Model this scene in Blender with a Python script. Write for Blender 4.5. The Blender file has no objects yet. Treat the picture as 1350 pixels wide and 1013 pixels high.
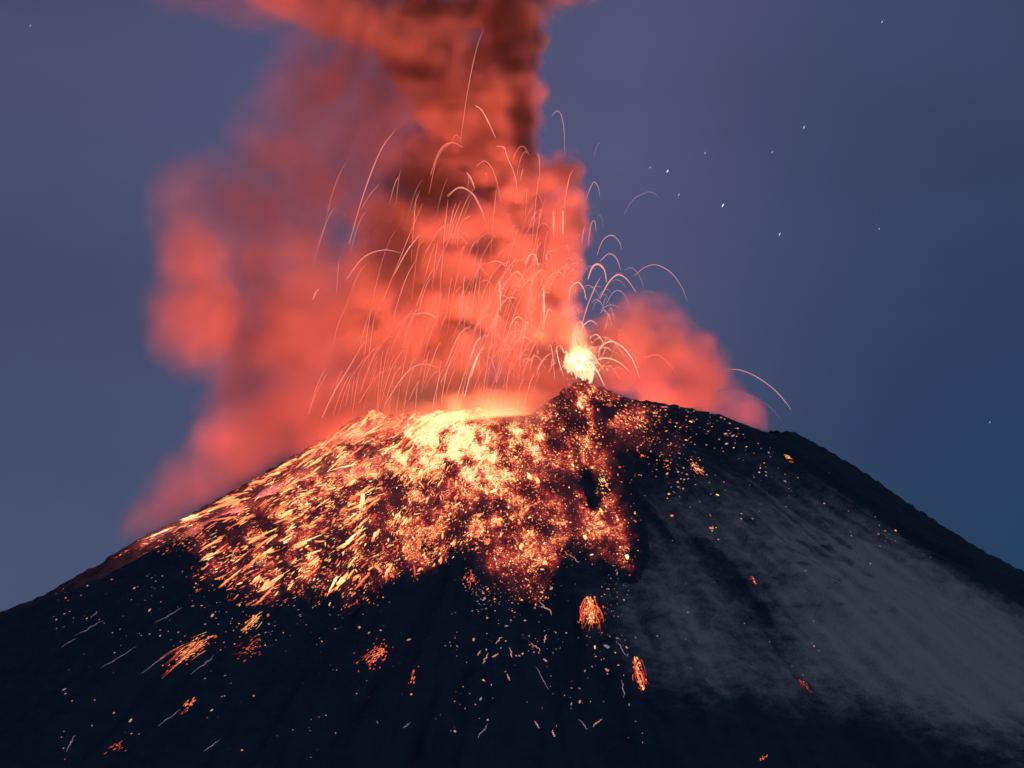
import bpy, math, random
import numpy as np
C = bpy.context.scene
COL = C.collection
rng = np.random.default_rng(7)
random.seed(7)
R = math.radians

# ------------------------------------------------------------------ camera
F, CX, CY = 9100.0, 675.0, 506.5          # focal length and centre, in photo pixels (1350 x 1013)
CAM = np.array([0.0, -9000.0, 60.0])
PITCH = math.atan2(1440.0, 9000.0)
cd = bpy.data.cameras.new('camera')
cam = bpy.data.objects.new('camera', cd); COL.objects.link(cam)
cam.location = CAM; cam.rotation_euler = (math.pi/2 + PITCH, 0, 0)
cd.sensor_width = 36; cd.lens = 36*F/1350; cd.clip_start = 10; cd.clip_end = 400000
C.camera = cam

# ------------------------------------------------------------------ sky, moonlight, exposure
SUN_EL, SUN_AZ = R(38), R(125)            # azimuth clockwise from north (+Y)
w = bpy.data.worlds.new('World'); C.world = w; w.use_nodes = True
nt = w.node_tree; nt.nodes.clear()
def N(nt, t, **k):
    n = nt.nodes.new(t)
    for a, v in k.items(): setattr(n, a, v)
    return n
def math_(nt, op, a, b=None, c=None, clamp=False):
    n = N(nt, 'ShaderNodeMath', operation=op, use_clamp=clamp)
    for i, v in enumerate((a, b, c)):
        if v is None: continue
        if isinstance(v, (int, float)): n.inputs[i].default_value = v
        else: nt.links.new(v, n.inputs[i])
    return n.outputs[0]
def maprange(nt, v, a, b, c, d, kind='SMOOTHSTEP'):
    n = N(nt, 'ShaderNodeMapRange', interpolation_type=kind)
    nt.links.new(v, n.inputs[0])
    for i, x in enumerate((a, b, c, d)): n.inputs[i+1].default_value = x
    return n.outputs[0]
def mixc(nt, f, a, b, blend='MIX'):
    n = N(nt, 'ShaderNodeMix', data_type='RGBA', blend_type=blend)
    for i, v in ((0, f), (6, a), (7, b)):
        if isinstance(v, tuple): n.inputs[i].default_value = (*v, 1)
        elif isinstance(v, (int, float)): n.inputs[i].default_value = v
        else: nt.links.new(v, n.inputs[i])
    return n.outputs[2]
def ramp(nt, v, stops):
    n = N(nt, 'ShaderNodeValToRGB'); e = n.color_ramp.elements
    for p, c in stops[1:-1]: e.new(p)
    for s, (p, c) in zip(e, stops): s.position = p; s.color = (*c, 1)
    nt.links.new(v, n.inputs[0]); return n.outputs[0]

tc = N(nt, 'ShaderNodeTexCoord'); sep = N(nt, 'ShaderNodeSeparateXYZ')
nt.links.new(tc.outputs['Generated'], sep.inputs[0])
az = math_(nt, 'ARCTAN2', sep.outputs[0], sep.outputs[1])
el = math_(nt, 'ARCSINE', sep.outputs[2])
fa = maprange(nt, az, -0.085, 0.085, 0, 1, 'SMOOTHERSTEP')
fe = maprange(nt, el, 0.10, 0.22, 0, 1)
low = ramp(nt, fa, [(0, (.060, .084, .160)), (.5, (.074, .084, .176)), (.80, (.044, .062, .138)), (1, (.010, .044, .110))])
high = ramp(nt, fa, [(0, (.062, .070, .145)), (.25, (.072, .077, .165)), (.7, (.086, .088, .185)), (1, (.042, .058, .124))])
skyc = mixc(nt, fe, low, high)
no = N(nt, 'ShaderNodeTexNoise'); no.inputs['Scale'].default_value = 9; no.inputs['Detail'].default_value = 4
mp = N(nt, 'ShaderNodeMapping'); mp.inputs['Scale'].default_value = (1, 1, 2.6); mp.inputs['Rotation'].default_value = (0, R(-20), 0)
nt.links.new(tc.outputs['Generated'], mp.inputs[0]); nt.links.new(mp.outputs[0], no.inputs['Vector'])
cl = maprange(nt, no.outputs[0], .35, .7, .90, 1.10)
skyc = mixc(nt, 1.0, skyc, cl, 'MULTIPLY')
ns = N(nt, 'ShaderNodeTexSky', sky_type='NISHITA', sun_disc=False)
ns.sun_elevation = SUN_EL; ns.sun_rotation = SUN_AZ
b1 = N(nt, 'ShaderNodeBackground'); b1.inputs[1].default_value = 1.0
b2 = N(nt, 'ShaderNodeBackground'); b2.inputs[1].default_value = 0.0006   # moonlit night air
nt.links.new(skyc, b1.inputs[0]); nt.links.new(ns.outputs[0], b2.inputs[0])
ad = N(nt, 'ShaderNodeAddShader'); nt.links.new(b1.outputs[0], ad.inputs[0]); nt.links.new(b2.outputs[0], ad.inputs[1])
wo = N(nt, 'ShaderNodeOutputWorld'); nt.links.new(ad.outputs[0], wo.inputs[0])

sl = bpy.data.lights.new('moonlight', 'SUN'); sl.energy = 0.40; sl.angle = R(10); sl.color = (.95, .94, 1.0)
so = bpy.data.objects.new('moonlight', sl); COL.objects.link(so)
from mathutils import Vector
sd = Vector((math.sin(SUN_AZ)*math.cos(SUN_EL), math.cos(SUN_AZ)*math.cos(SUN_EL), math.sin(SUN_EL)))
so.rotation_euler = sd.to_track_quat('Z', 'Y').to_euler(); so.location = (0, -500, 3000)
C.view_settings.view_transform = 'Standard'; C.view_settings.look = 'None'
C.view_settings.exposure = 0; C.view_settings.gamma = 1
C.cycles.volume_bounces = 0
C.cycles.volume_step_rate = 0.35
C.cycles.max_bounces = 4
C.cycles.use_denoising = True
C.cycles.sample_clamp_indirect = 3

# ------------------------------------------------------------------ projection helpers
cp, sp = math.cos(PITCH), math.sin(PITCH)
FW = np.array([0, cp, sp]); UP = np.array([0, -sp, cp])
def ray(px, py):
    px, py = np.asarray(px, float), np.asarray(py, float)
    d = FW + np.multiply.outer((px-CX)/F, np.array([1., 0, 0])) - np.multiply.outer((py-CY)/F, UP)
    return d
def at(px, py, Y):
    """the world point seen at photo pixel (px, py) at world depth Y"""
    d = ray(px, py); t = (np.asarray(Y, float)-CAM[1])/d[..., 1]
    return CAM + d*t[..., None]
def proj(P):
    v = np.asarray(P, float)-CAM
    dz = v@FW
    return CX + F*v[..., 0]/dz, CY - F*(v@UP)/dz

# ------------------------------------------------------------------ noise
def hash3(ix, iy, iz, seed):
    h = (ix.astype(np.int64)*374761393 + iy.astype(np.int64)*668265263 + iz.astype(np.int64)*2147483647 + seed*974634777) & 0xffffffff
    h = ((h ^ (h >> 13))*1274126177) & 0xffffffff
    h = ((h ^ (h >> 16))*2246822519) & 0xffffffff
    return ((h ^ (h >> 15)) & 0xffff)/65535.0
def vnoise(x, y, z, seed=0):
    x, y, z = np.broadcast_arrays(np.asarray(x, float), np.asarray(y, float), np.asarray(z, float))
    ix, iy, iz = np.floor(x), np.floor(y), np.floor(z)
    fx, fy, fz = x-ix, y-iy, z-iz
    s = lambda t: t*t*t*(t*(t*6-15)+10)
    fx, fy, fz = s(fx), s(fy), s(fz)
    r = 0
    for a in (0, 1):
        for b in (0, 1):
            for c in (0, 1):
                r = r + hash3(ix+a, iy+b, iz+c, seed)*(fx if a else 1-fx)*(fy if b else 1-fy)*(fz if c else 1-fz)
    return r
def fbm(x, y, z, o=4, seed=0, g=.5):
    a, s, n = 1., 0., 0.
    for i in range(o):
        s = s + a*vnoise(x*2**i+17.3*i, y*2**i, z*2**i-9.1*i, seed+i); n += a; a *= g
    return s/n
def sstep(a, b, x):
    t = np.clip((x-a)/(b-a), 0, 1); return t*t*(3-2*t)

# ------------------------------------------------------------------ the mountain (height field)
SIL = np.array([(-700, 1110), (-300, 955), (-120, 868), (0, 812), (60, 790), (120, 755), (190, 712), (250, 683), (320, 643), (380, 608), (430, 578),
    (470, 552), (488, 545), (495, 538), (502, 545), (520, 549), (545, 546), (562, 549), (585, 541), (600, 544), (630, 539), (645, 543), (672, 540), (700, 547), (722, 532), (742, 514), (765, 503), (785, 509), (805, 517), (830, 528),
    (860, 531), (900, 537), (950, 548), (985, 562), (1015, 572), (1040, 568), (1060, 577), (1100, 600), (1150, 632), (1200, 668), (1260, 708), (1300, 733),
    (1350, 758), (1500, 845), (1800, 1000), (2100, 1130)], float)
BASE = SIL.copy()
m_ = (SIL[:, 0] > 700) & (SIL[:, 0] < 850)                      # the summit pyramid is added separately
BASE[m_, 1] = np.interp(BASE[m_, 0], [700, 850], [544, 532])
def z_of(py): return at(np.full_like(np.asarray(py, float), CX), py, np.zeros_like(np.asarray(py, float)))[..., 2]
AX = 690.0
bz = z_of(BASE[:, 1]); bx = BASE[:, 0]-CX
ax = AX-CX
def prof(side, r):
    """height at distance r from the axis along the left (-1) or right (+1) ridge"""
    z = np.interp(ax+side*r, bx, bz)
    far = 1300.
    zf = np.interp(ax+side*far, bx, bz)
    return np.where(r > far, np.maximum(-30, zf*np.exp(-(r-far)/2100.)*1.06-60*sstep(1300, 5000, r)), z)
ztop = float(z_of(np.array([545.]))[0])
def front(r):
    s = np.maximum(r-95, 0)
    z = ztop + 4 - .60*np.where(s < 60, s*s/120, s-30)
    zf = ztop + 4 - .60*1075.
    return np.where(r > 1200, np.maximum(-30, zf*np.exp(-(r-1200)/1500.)*1.02-20*sstep(1200, 5000, r)), z)
def axis(fine, step, lo, hi, far):
    a = list(np.arange(lo, hi+.1, step)); s = step
    L = [lo]; H = [hi]
    while L[-1] > -far: s = min(s*1.12, 260); L.append(L[-1]-s)
    s = step
    while H[-1] < far: s = min(s*1.12, 260); H.append(H[-1]+s)
    return np.array(L[:0:-1]+a+H[1:])
gx = axis(0, 4, -800, 800, 7000.)
gy = axis(0, 4, -1000, 180, 7500.)
X, Y = np.meshgrid(gx, gy)
def height(X, Y):
    dx, dy = X-ax, Y
    r = np.hypot(dx, dy)+1e-6; c = dx/r
    wl, wr = np.maximum(-c, 0)**2, np.maximum(c, 0)**2; wf = 1-wl-wr
    z = wl*prof(-1, r)+wr*prof(1, r)+wf*front(r)
    th = np.arctan2(dy, dx)
    # gullies that run downhill, soft hummocks, fine rubble
    amp = sstep(120, 420, r)*(1-.6*sstep(1500, 3500, r))
    g = fbm(th*9+.6*vnoise(r/160, th*4, 3, 5), r/600, 2.2, 3, 11)-.5
    g2 = np.abs(fbm(th*26, r/260, 4.2, 3, 23)-.5)
    z = z + amp*(g*52 - g2*26 + 6)
    z = z + (fbm(X/70, Y/70, 1.7, 4, 31)-.5)*14*sstep(40, 260, r) + (fbm(X/14, Y/14, 5.1, 3, 37)-.5)*4.5
    return z
Z = height(X, Y)
# rocky summit pyramid with a buttress running down its front
pk = at(np.array([765.]), np.array([503.]), np.array([-45.]))[0]
def pyramid(X, Y):
    d = np.hypot((X-pk[0])*1.0, (Y-pk[1])*.9)
    d = d*(1+.35*(fbm(X/24, Y/24, 7, 3, 41)-.5))
    rid = np.abs(fbm(np.arctan2(Y-pk[1], X-pk[0])*3.2, d/60, 3, 3, 43)-.5)
    h = 66*np.clip(1-d/125, 0, 1)**1.15 - rid*26*np.exp(-(d/85)**2)*sstep(5, 40, d)
    t = np.clip((pk[1]-Y)/240, 0, 1)
    cxl = pk[0]-8-35*t
    but = 20*np.exp(-((X-cxl)/(38+30*t))**2)*sstep(.05, .3, t)*(1-sstep(.6, 1, t))*(.5+fbm(X/18, Y/26, 9, 3, 47))
    hol = -30*np.exp(-(((X-(pk[0]+12))/16)**2+((Y-(pk[1]-225))/60)**2))
    return h+but+hol
inner = np.exp(-((X-pk[0])/70)**2-((Y-pk[1])/70)**2)
# crater bowl behind the front rim
Z = Z - 60*np.exp(-((X-ax)/150)**4-((Y-45)/95)**4)
Z = Z + pyramid(X, Y)
# small knob on the right rim
kb = at(np.array([1022.]), np.array([572.]), np.array([0.]))[0]
ymask = sstep(-420, -60, Y)*(1-sstep(150, 500, Y))
for it in range(6):
    P = np.stack([X, Y, Z], -1); U, V = proj(P)
    sel = (Y > -700) & (Y < 600)
    best = np.array([np.min(V[:, i][sel[:, i]]) for i in range(len(gx))])
    ucol = CX+gx
    tgt = np.interp(ucol, SIL[:, 0], SIL[:, 1])
    dz = (best-tgt); dz[(ucol < -150) | (ucol > 1500)] = 0
    k = np.ones(5)/5; dz = np.convolve(np.pad(dz, 2, mode='edge'), k, 'valid')
    Z = Z + .9*dz[None, :]*ymask
Z = Z + (fbm(X/9, Y/9, 8.1, 2, 53)-.5)*3.0*sstep(-600, -200, Y-0)*(1-sstep(900, 2000, np.hypot(X, Y)))
def zinterp(x, y):
    i = np.clip(np.searchsorted(gx, x)-1, 0, len(gx)-2); j = np.clip(np.searchsorted(gy, y)-1, 0, len(gy)-2)
    u = np.clip((x-gx[i])/(gx[i+1]-gx[i]), 0, 1); v = np.clip((y-gy[j])/(gy[j+1]-gy[j]), 0, 1)
    return (Z[j, i]*(1-u)+Z[j, i+1]*u)*(1-v)+(Z[j+1, i]*(1-u)+Z[j+1, i+1]*u)*v
def hit(px, py):
    """first point of the slope seen at each photo pixel; ok=False where the sky is seen"""
    px, py = np.asarray(px, float), np.asarray(py, float)
    d = ray(px, py); d = d/d[:, 1:2]
    yy = np.full(len(px), np.nan)
    prev = np.full(len(px), -1e9)
    for y in np.arange(-1100, 300, 4.):
        p = CAM+d*(y-CAM[1])
        h = zinterp(p[:, 0], p[:, 1])-p[:, 2]
        new = np.isnan(yy) & (h >= 0)
        f = np.where(h-prev > 1e-6, h/(h-prev), 0)
        yy[new] = (y-4*np.clip(f, 0, 1))[new]
        prev = h
    ok = ~np.isnan(yy)
    p = CAM+d*(np.where(ok, yy, 0)-CAM[1])[:, None]
    return p, ok
def slope_dir(x, y, e=10.):
    gxx = (zinterp(x+e, y)-zinterp(x-e, y))/(2*e); gyy = (zinterp(x, y+e)-zinterp(x, y-e))/(2*e)
    n = np.stack([-gxx, -gyy, np.ones_like(gxx)], -1); n /= np.linalg.norm(n, axis=-1, keepdims=True)
    # flow direction: away from the summit, along the surface
    d = np.stack([x-ax, (y-60), np.zeros_like(x)], -1)
    d[:, 0] = d[:, 0] + .15*(-gxx)*300; d[:, 1] += .15*(-gyy)*300
    d -= n*np.sum(d*n, -1, keepdims=True); d /= np.linalg.norm(d, axis=-1, keepdims=True)
    return n, d

# ------------------------------------------------------------------ mesh helpers
def mesh_from(name, V, faces, mat=None, smooth=True, attrs=None):
    me = bpy.data.meshes.new(name)
    V = np.asarray(V, np.float32)
    faces = np.asarray(faces, np.int32)
    me.vertices.add(len(V)); me.vertices.foreach_set('co', V.ravel())
    n, k = faces.shape
    me.loops.add(n*k); me.loops.foreach_set('vertex_index', faces.ravel())
    me.polygons.add(n)
    me.polygons.foreach_set('loop_start', np.arange(0, n*k, k, dtype=np.int32))
    me.polygons.foreach_set('use_smooth', np.full(n, smooth, bool))
    me.update(calc_edges=True)
    for a, v in (attrs or {}).items():
        at_ = me.attributes.new(a, 'FLOAT', 'POINT'); at_.data.foreach_set('value', np.asarray(v, np.float32))
    if mat: me.materials.append(mat)
    return me
def link(name, me, parent=None, loc=None):
    o = bpy.data.objects.new(name, me); COL.objects.link(o)
    if loc is not None: o.location = loc
    if parent: o.parent = parent
    return o
def tag(o, label=None, cat=None, group=None, kind=None):
    if label: o['label'] = label
    if cat: o['category'] = cat
    if group: o['group'] = group
    if kind: o['kind'] = kind
    return o
def newmat(name):
    m = bpy.data.materials.new(name); m.use_nodes = True; m.node_tree.nodes.clear(); return m, m.node_tree
def attr(nt, n): return N(nt, 'ShaderNodeAttribute', attribute_name=n)

# ------------------------------------------------------------------ rock, ash and ground materials
def rock_nodes(nt):
    tc = N(nt, 'ShaderNodeTexCoord')
    n1 = N(nt, 'ShaderNodeTexNoise'); n1.inputs['Scale'].default_value = .035; n1.inputs['Detail'].default_value = 9; n1.inputs['Roughness'].default_value = .65
    nt.links.new(tc.outputs['Object'], n1.inputs['Vector'])
    n2 = N(nt, 'ShaderNodeTexNoise'); n2.inputs['Scale'].default_value = .22; n2.inputs['Detail'].default_value = 6; n2.inputs['Roughness'].default_value = .7
    nt.links.new(tc.outputs['Object'], n2.inputs['Vector'])
    dark = mixc(nt, n1.outputs[0], (.009, .028, .056), (.026, .046, .074))
    a = attr(nt, 'ash').outputs['Fac']
    k = math_(nt, 'ADD', a, math_(nt, 'MULTIPLY', math_(nt, 'SUBTRACT', n1.outputs[0], .5), 1.1))
    k = math_(nt, 'ADD', k, math_(nt, 'MULTIPLY', math_(nt, 'SUBTRACT', n2.outputs[0], .5), .55))
    k = math_(nt, 'MULTIPLY', maprange(nt, k, .05, .95, 0, 1), maprange(nt, a, .0, .35, 0, 1))
    col = mixc(nt, k, dark, (.262, .292, .310))
    bs = N(nt, 'ShaderNodeBsdfPrincipled'); bs.inputs['Roughness'].default_value = .95; bs.inputs['Specular IOR Level'].default_value = .1
    nt.links.new(col, bs.inputs['Base Color'])
    bp = N(nt, 'ShaderNodeBump'); bp.inputs['Strength'].default_value = .8; bp.inputs['Distance'].default_value = 5
    nt.links.new(n2.outputs[0], bp.inputs['Height']); nt.links.new(bp.outputs[0], bs.inputs['Normal'])
    return bs
MROCK, t_ = newmat('volcanic_rock')
o_ = N(t_, 'ShaderNodeOutputMaterial'); t_.links.new(rock_nodes(t_).outputs[0], o_.inputs[0])

HEAT = [(0, (0, 0, 0)), (.18, (.05, .006, .006)), (.38, (.27, .019, .016)), (.58, (.78, .085, .042)), (.75, (1.0, .26, .105)), (.89, (1.0, .62, .19)), (1, (1.0, .94, .48))]
def heat_emission(nt, v, strength=1.0):
    e = N(nt, 'ShaderNodeEmission'); e.inputs[1].default_value = strength
    nt.links.new(ramp(nt, v, HEAT), e.inputs[0]); return e

# lava crust: glowing cracks and rubble over cold rock; 'heat' says how hot the place is, 'along'/'across' follow the flow
MCRUST, t_ = newmat('lava_crust')
ah = attr(t_, 'glow_heat').outputs['Fac']; al = attr(t_, 'along').outputs['Fac']; ac = attr(t_, 'across').outputs['Fac']
cb = N(t_, 'ShaderNodeCombineXYZ'); t_.links.new(math_(t_, 'MULTIPLY', al, .045), cb.inputs[0]); t_.links.new(math_(t_, 'MULTIPLY', ac, .16), cb.inputs[1])
na = N(t_, 'ShaderNodeTexNoise'); na.inputs['Scale'].default_value = 1.; na.inputs['Detail'].default_value = 5; na.inputs['Roughness'].default_value = .68; na.inputs['Distortion'].default_value = .8
t_.links.new(cb.outputs[0], na.inputs['Vector'])
tcx = N(t_, 'ShaderNodeTexCoord')
nb = N(t_, 'ShaderNodeTexNoise'); nb.inputs['Scale'].default_value = .33; nb.inputs['Detail'].default_value = 4; nb.inputs['Roughness'].default_value = .6
t_.links.new(tcx.outputs['Object'], nb.inputs['Vector'])
nn = math_(t_, 'ADD', math_(t_, 'MULTIPLY', na.outputs[0], .50), math_(t_, 'MULTIPLY', nb.outputs[0], .50))
dev = math_(t_, 'MULTIPLY', math_(t_, 'SUBTRACT', nn, .5), 3.4)
thr = math_(t_, 'SUBTRACT', .62, math_(t_, 'MULTIPLY', ah, .26))
hot = math_(t_, 'MAXIMUM', math_(t_, 'MULTIPLY', math_(t_, 'SUBTRACT', nn, thr), 4.4), 0.0)
hv = math_(t_, 'ADD', math_(t_, 'MULTIPLY', math_(t_, 'MULTIPLY', ah, .66), maprange(t_, ah, .05, .26, .1, 1)), hot, clamp=True)  # base red emission stands in for lava light on the rock between clots
hv = math_(t_, 'MULTIPLY', hv, maprange(t_, ah, .01, .10, 0, 1))
em = heat_emission(t_, hv, 1.0)
ad_ = N(t_, 'ShaderNodeAddShader'); o_ = N(t_, 'ShaderNodeOutputMaterial')
t_.links.new(rock_nodes(t_).outputs[0], ad_.inputs[0]); t_.links.new(em.outputs[0], ad_.inputs[1]); t_.links.new(ad_.outputs[0], o_.inputs[0])
# solid glowing clots
MCLOT, t_ = newmat('glowing_lava')   
em = heat_emission(t_, attr(t_, 'glow_heat').outputs['Fac'], 1.25)
o_ = N(t_, 'ShaderNodeOutputMaterial'); t_.links.new(em.outputs[0], o_.inputs[0])
def emit_mat(name, col, s):
    m, t = newmat(name); e = N(t, 'ShaderNodeEmission'); e.inputs[0].default_value = (*col, 1); e.inputs[1].default_value = s
    o = N(t, 'ShaderNodeOutputMaterial'); t.links.new(e.outputs[0], o.inputs[0]); return m
MPALE = emit_mat('ember_pale', (.60, .26, .23), 1.0); MLILAC = emit_mat('ember_cooling', (.25, .19, .28), 1.0)
for m_mat in (MCRUST, MCLOT): m_mat.cycles.emission_sampling = 'NONE'

# ------------------------------------------------------------------ mountain object
U, V = proj(np.stack([X, Y, Z], -1))
th = np.arctan2(Y, X-ax); rr = np.hypot(X-ax, Y)
streak = fbm(th*30, rr/150, 6.6, 4, 61)
def blob(cx, cy, rx, ry, rot=0):
    c, s = math.cos(R(rot)), math.sin(R(rot)); a, b = (U-cx)*c+(V-cy)*s, -(U-cx)*s+(V-cy)*c
    return np.exp(-(a/rx)**2-(b/ry)**2)
ash = .90*blob(1180, 810, 240, 105, 35) + .65*blob(1300, 880, 170, 90, 30) + .52*blob(900, 800, 115, 95, 20) + .42*blob(1020, 900, 150, 80, 15) + .14*blob(885, 690, 60, 60, 30) + .18*blob(970, 710, 90, 50, 35)
ash *= .6+.8*streak
rill = fbm(th*55, rr/90, 3.1, 3, 63); ash -= .16*sstep(.5, .75, rill)*sstep(.1, .5, ash)
ash -= .38*blob(950, 745, 85, 24, 35)*(.4+1.2*streak) + .25*blob(990, 850, 40, 90, -20) + .9*blob(1200, 680, 210, 22, 36)
blot = sstep(.60, .70, fbm(X/26, Y/26, Z/26, 3, 67)); ash -= .45*blot*blob(1110, 770, 120, 60, 30)
ash = np.clip(ash, 0, 1.1)*(Y < 150)
ash *= 1-.8*sstep(880, 1000, V)*(1-.5*sstep(1100, 1300, U))
ny, nx = X.shape
idx = np.arange(nx*ny).reshape(ny, nx)
faces = np.stack([idx[:-1, :-1], idx[:-1, 1:], idx[1:, 1:], idx[1:, :-1]], -1).reshape(-1, 4)
PV = np.stack([X, Y, Z], -1).reshape(-1, 3)
mo = link('mountain', mesh_from('mountain', PV, faces, MROCK, True, {'ash': ash.ravel()}))
tag(mo, 'dark steep volcano cone with pale ash on its right flank', 'mountain', kind='structure')
MG, t_ = newmat('plain_ground')
tcx = N(t_, 'ShaderNodeTexCoord'); n1 = N(t_, 'ShaderNodeTexNoise'); n1.inputs['Scale'].default_value = .004; n1.inputs['Detail'].default_value = 8
t_.links.new(tcx.outputs['Object'], n1.inputs['Vector'])
bs = N(t_, 'ShaderNodeBsdfPrincipled'); bs.inputs['Roughness'].default_value = .95
t_.links.new(mixc(t_, n1.outputs[0], (.012, .02, .02), (.04, .05, .045)), bs.inputs['Base Color'])
o_ = N(t_, 'ShaderNodeOutputMaterial'); t_.links.new(bs.outputs[0], o_.inputs[0])
S = 90000.
gr = link('ground', mesh_from('ground', [(-S, -S, 0), (S, -S, 0), (S, S, 0), (-S, S, 0)], [(0, 1, 2, 3)], MG, False))
tag(gr, 'dark flat plain around the foot of the volcano', 'ground', kind='structure')

# ------------------------------------------------------------------ lava field
def inpoly(x, y, poly):
    x, y = np.asarray(x, float), np.asarray(y, float); r = np.zeros(x.shape, bool); n = len(poly)
    for i in range(n):
        x1, y1 = poly[i]; x2, y2 = poly[(i+1) % n]
        c = ((y1 > y) != (y2 > y)) & (x < (x2-x1)*(y-y1)/(y2-y1+1e-9)+x1); r ^= c
    return r
def pdist(x, y, poly):
    d = np.full(np.shape(x), 1e9); n = len(poly)
    for i in range(n):
        a = np.array(poly[i], float); b = np.array(poly[(i+1) % n], float); ab = b-a
        t = np.clip(((x-a[0])*ab[0]+(y-a[1])*ab[1])/(ab@ab), 0, 1)
        d = np.minimum(d, np.hypot(x-a[0]-t*ab[0], y-a[1]-t*ab[1]))
    return d
FIELD = [(150, 735), (190, 705), (250, 675), (320, 635), (380, 600), (430, 570), (480, 535), (560, 525), (700, 525), (735, 505), (765, 490), (800, 500), (840, 515), (880, 535),
         (905, 560), (900, 600), (880, 618), (850, 606), (828, 612), (822, 640), (834, 675), (842, 728), (832, 756), (800, 748), (768, 722), (745, 735), (728, 770), (706, 806), (660, 782),
         (612, 735), (585, 748), (560, 765), (500, 772), (470, 805), (430, 795), (380, 790), (330, 800), (290, 772), (262, 770), (255, 738), (215, 722)]
HOLES = [[(768, 618), (778, 622), (790, 655), (788, 672), (775, 668), (764, 640)]]
def fieldheat(u, v):
    d = pdist(u, v, FIELD); i = inpoly(u, v, FIELD)
    s = np.where(i, d, -d)
    e = sstep(-14, 26, s + 30*(fbm(u/24, v/24, 3.3, 3, 71)-.5) + 26*(fbm(u/7, v/7, 3.7, 2, 73)-.5))
    core = np.exp(-((u-610-.25*(v-560))/118)**2-((v-568)/62)**2)
    core2 = np.exp(-((u-440)/170)**2-((v-640)/85)**2)
    core3 = np.exp(-((u-765)/75)**2-((v-545)/55)**2)
    bot = np.exp(-((u-690)/110)**2-((v-710)/70)**2)
    h = .25+.54*core+.17*core2+.16*np.exp(-((u-815)/30)**2-((v-705)/45)**2)+.13*core3+.10*bot
    pn = sstep(.30, .70, fbm(u/24+v/50, v/20-u/40, 4.4, 3, 79))
    h = h*(.55+.85*pn) + .10*sstep(.75, 1, pn)
    pyr = np.exp(-((u-768)/62)**2-((v-550)/50)**2); h = h*(1-pyr*(.62-1.0*sstep(.45, .68, fbm(u/13, v/17, 6.4, 3, 89))))
    h = h*(1-.55*sstep(835, 890, u))
    for hp in HOLES:
        hd = np.where(inpoly(u, v, hp), pdist(u, v, hp), -pdist(u, v, hp)); h = h*(1-sstep(-6, 4, hd+22*(fbm(u/9, v/12, 5.5, 3, 87)-.5)))
    h = h*(1-.75*np.exp(-((u-822)/16)**2-((v-600)/40)**2))
    h = h*(1-.45*np.exp(-((u-750)/26)**2-((v-592)/18)**2))
    return h*e, s
hh, ss = fieldheat(U, V)
keepv = (ss > -22) & (Y < 60) & (Y > -700)
fk = keepv.ravel()[faces].all(1)
fF = faces[fk]; used = np.unique(fF); remap = np.full(nx*ny, -1); remap[used] = np.arange(len(used))
# finer copy of the skin, a metre proud of the rock
Vc = PV[used].copy(); Vc[:, 2] += 1.5*sstep(-20, -6, ss.ravel()[used])-.5
crust = link('lava_field', mesh_from('lava_field', Vc, remap[fF], MCRUST, True,
    {'glow_heat': hh.ravel()[used], 'ash': np.zeros(len(used)), 'along': rr.ravel()[used], 'across': (th.ravel()*260)[used]}))
tag(crust, 'broad mass of glowing red and yellow lava rubble covering the upper left slope', 'lava field', kind='stuff')

# clots: small faceted lumps and drawn-out streaks lying along the slope
TT = np.array([(1, 0, 0), (.35, .9, 0), (-.8, .75, 0), (-1, -.2, 0), (-.5, -.95, 0), (.6, -.8, 0), (.1, .05, .9), (0, 0, -.4)], float)
TF = np.array([(0, 1, 6), (1, 2, 6), (2, 3, 6), (3, 4, 6), (4, 5, 6), (5, 0, 6), (1, 0, 7), (2, 1, 7), (3, 2, 7), (4, 3, 7), (5, 4, 7), (0, 5, 7)])
def clots(P, n, d, length, width, heat):
    """one vertex array for many clots; P (N,3) centres, n normals, d flow directions"""
    M = len(P); b = np.cross(n, d)
    jit = 1+.5*(rng.random((M, 8, 3))-.5)
    T = TT[None]*jit
    V = P[:, None] + d[:, None]*T[..., 0:1]*length[:, None, None] + b[:, None]*T[..., 1:2]*width[:, None, None] + n[:, None]*T[..., 2:3]*(width[:, None, None]*.8)
    Fc = (TF[None]+8*np.arange(M)[:, None, None]).reshape(-1, 3)
    H = np.repeat(heat, 8).reshape(M, 8).copy()
    H += (rng.random((M, 8))-.5)*.10; H[:, 6] += .05
    tail = T[..., 0] > .3
    H = H - tail*.10
    return V.reshape(-1, 3), Fc, np.clip(H, 0, 1).ravel()
def scatter(N_, box, dens):
    out = []
    while sum(len(o) for o in out) < N_:
        u = rng.uniform(box[0], box[2], 20000); v = rng.uniform(box[1], box[3], 20000)
        k = rng.random(20000) < dens(u, v); out.append(np.stack([u[k], v[k]], -1))
    uv = np.concatenate(out)[:N_]
    p, ok = hit(uv[:, 0], uv[:, 1])
    return uv[ok], p[ok]
def fdens(u, v):
    h, s = fieldheat(u, v)
    patch = sstep(.35, .62, fbm(u/26, v/26, 1.1, 3, 77))
    return np.clip(h*1.5, 0, 1)*(.25+.75*patch)
uv, p = scatter(20000, (150, 490, 920, 830), fdens)
n, d = slope_dir(p[:, 0], p[:, 1])
hf, sf = fieldheat(uv[:, 0], uv[:, 1])
M = len(p)
left = 1-sstep(560, 700, uv[:, 0])
wd = rng.lognormal(math.log(.52), .52, M)
ln = wd*(1.2+rng.random(M)*(1.8+4.5*left)+left*5*(rng.random(M) > .9))
ht = np.clip(.60+.40*hf+rng.normal(0, .13, M), .35, 1)
d2 = d + np.cross(n, d)*rng.normal(0, .28, M)[:, None]; d2 /= np.linalg.norm(d2, axis=1, keepdims=True)
cv, cf, ch = clots(p+n*.6, n, d2, ln, wd, ht)
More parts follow.
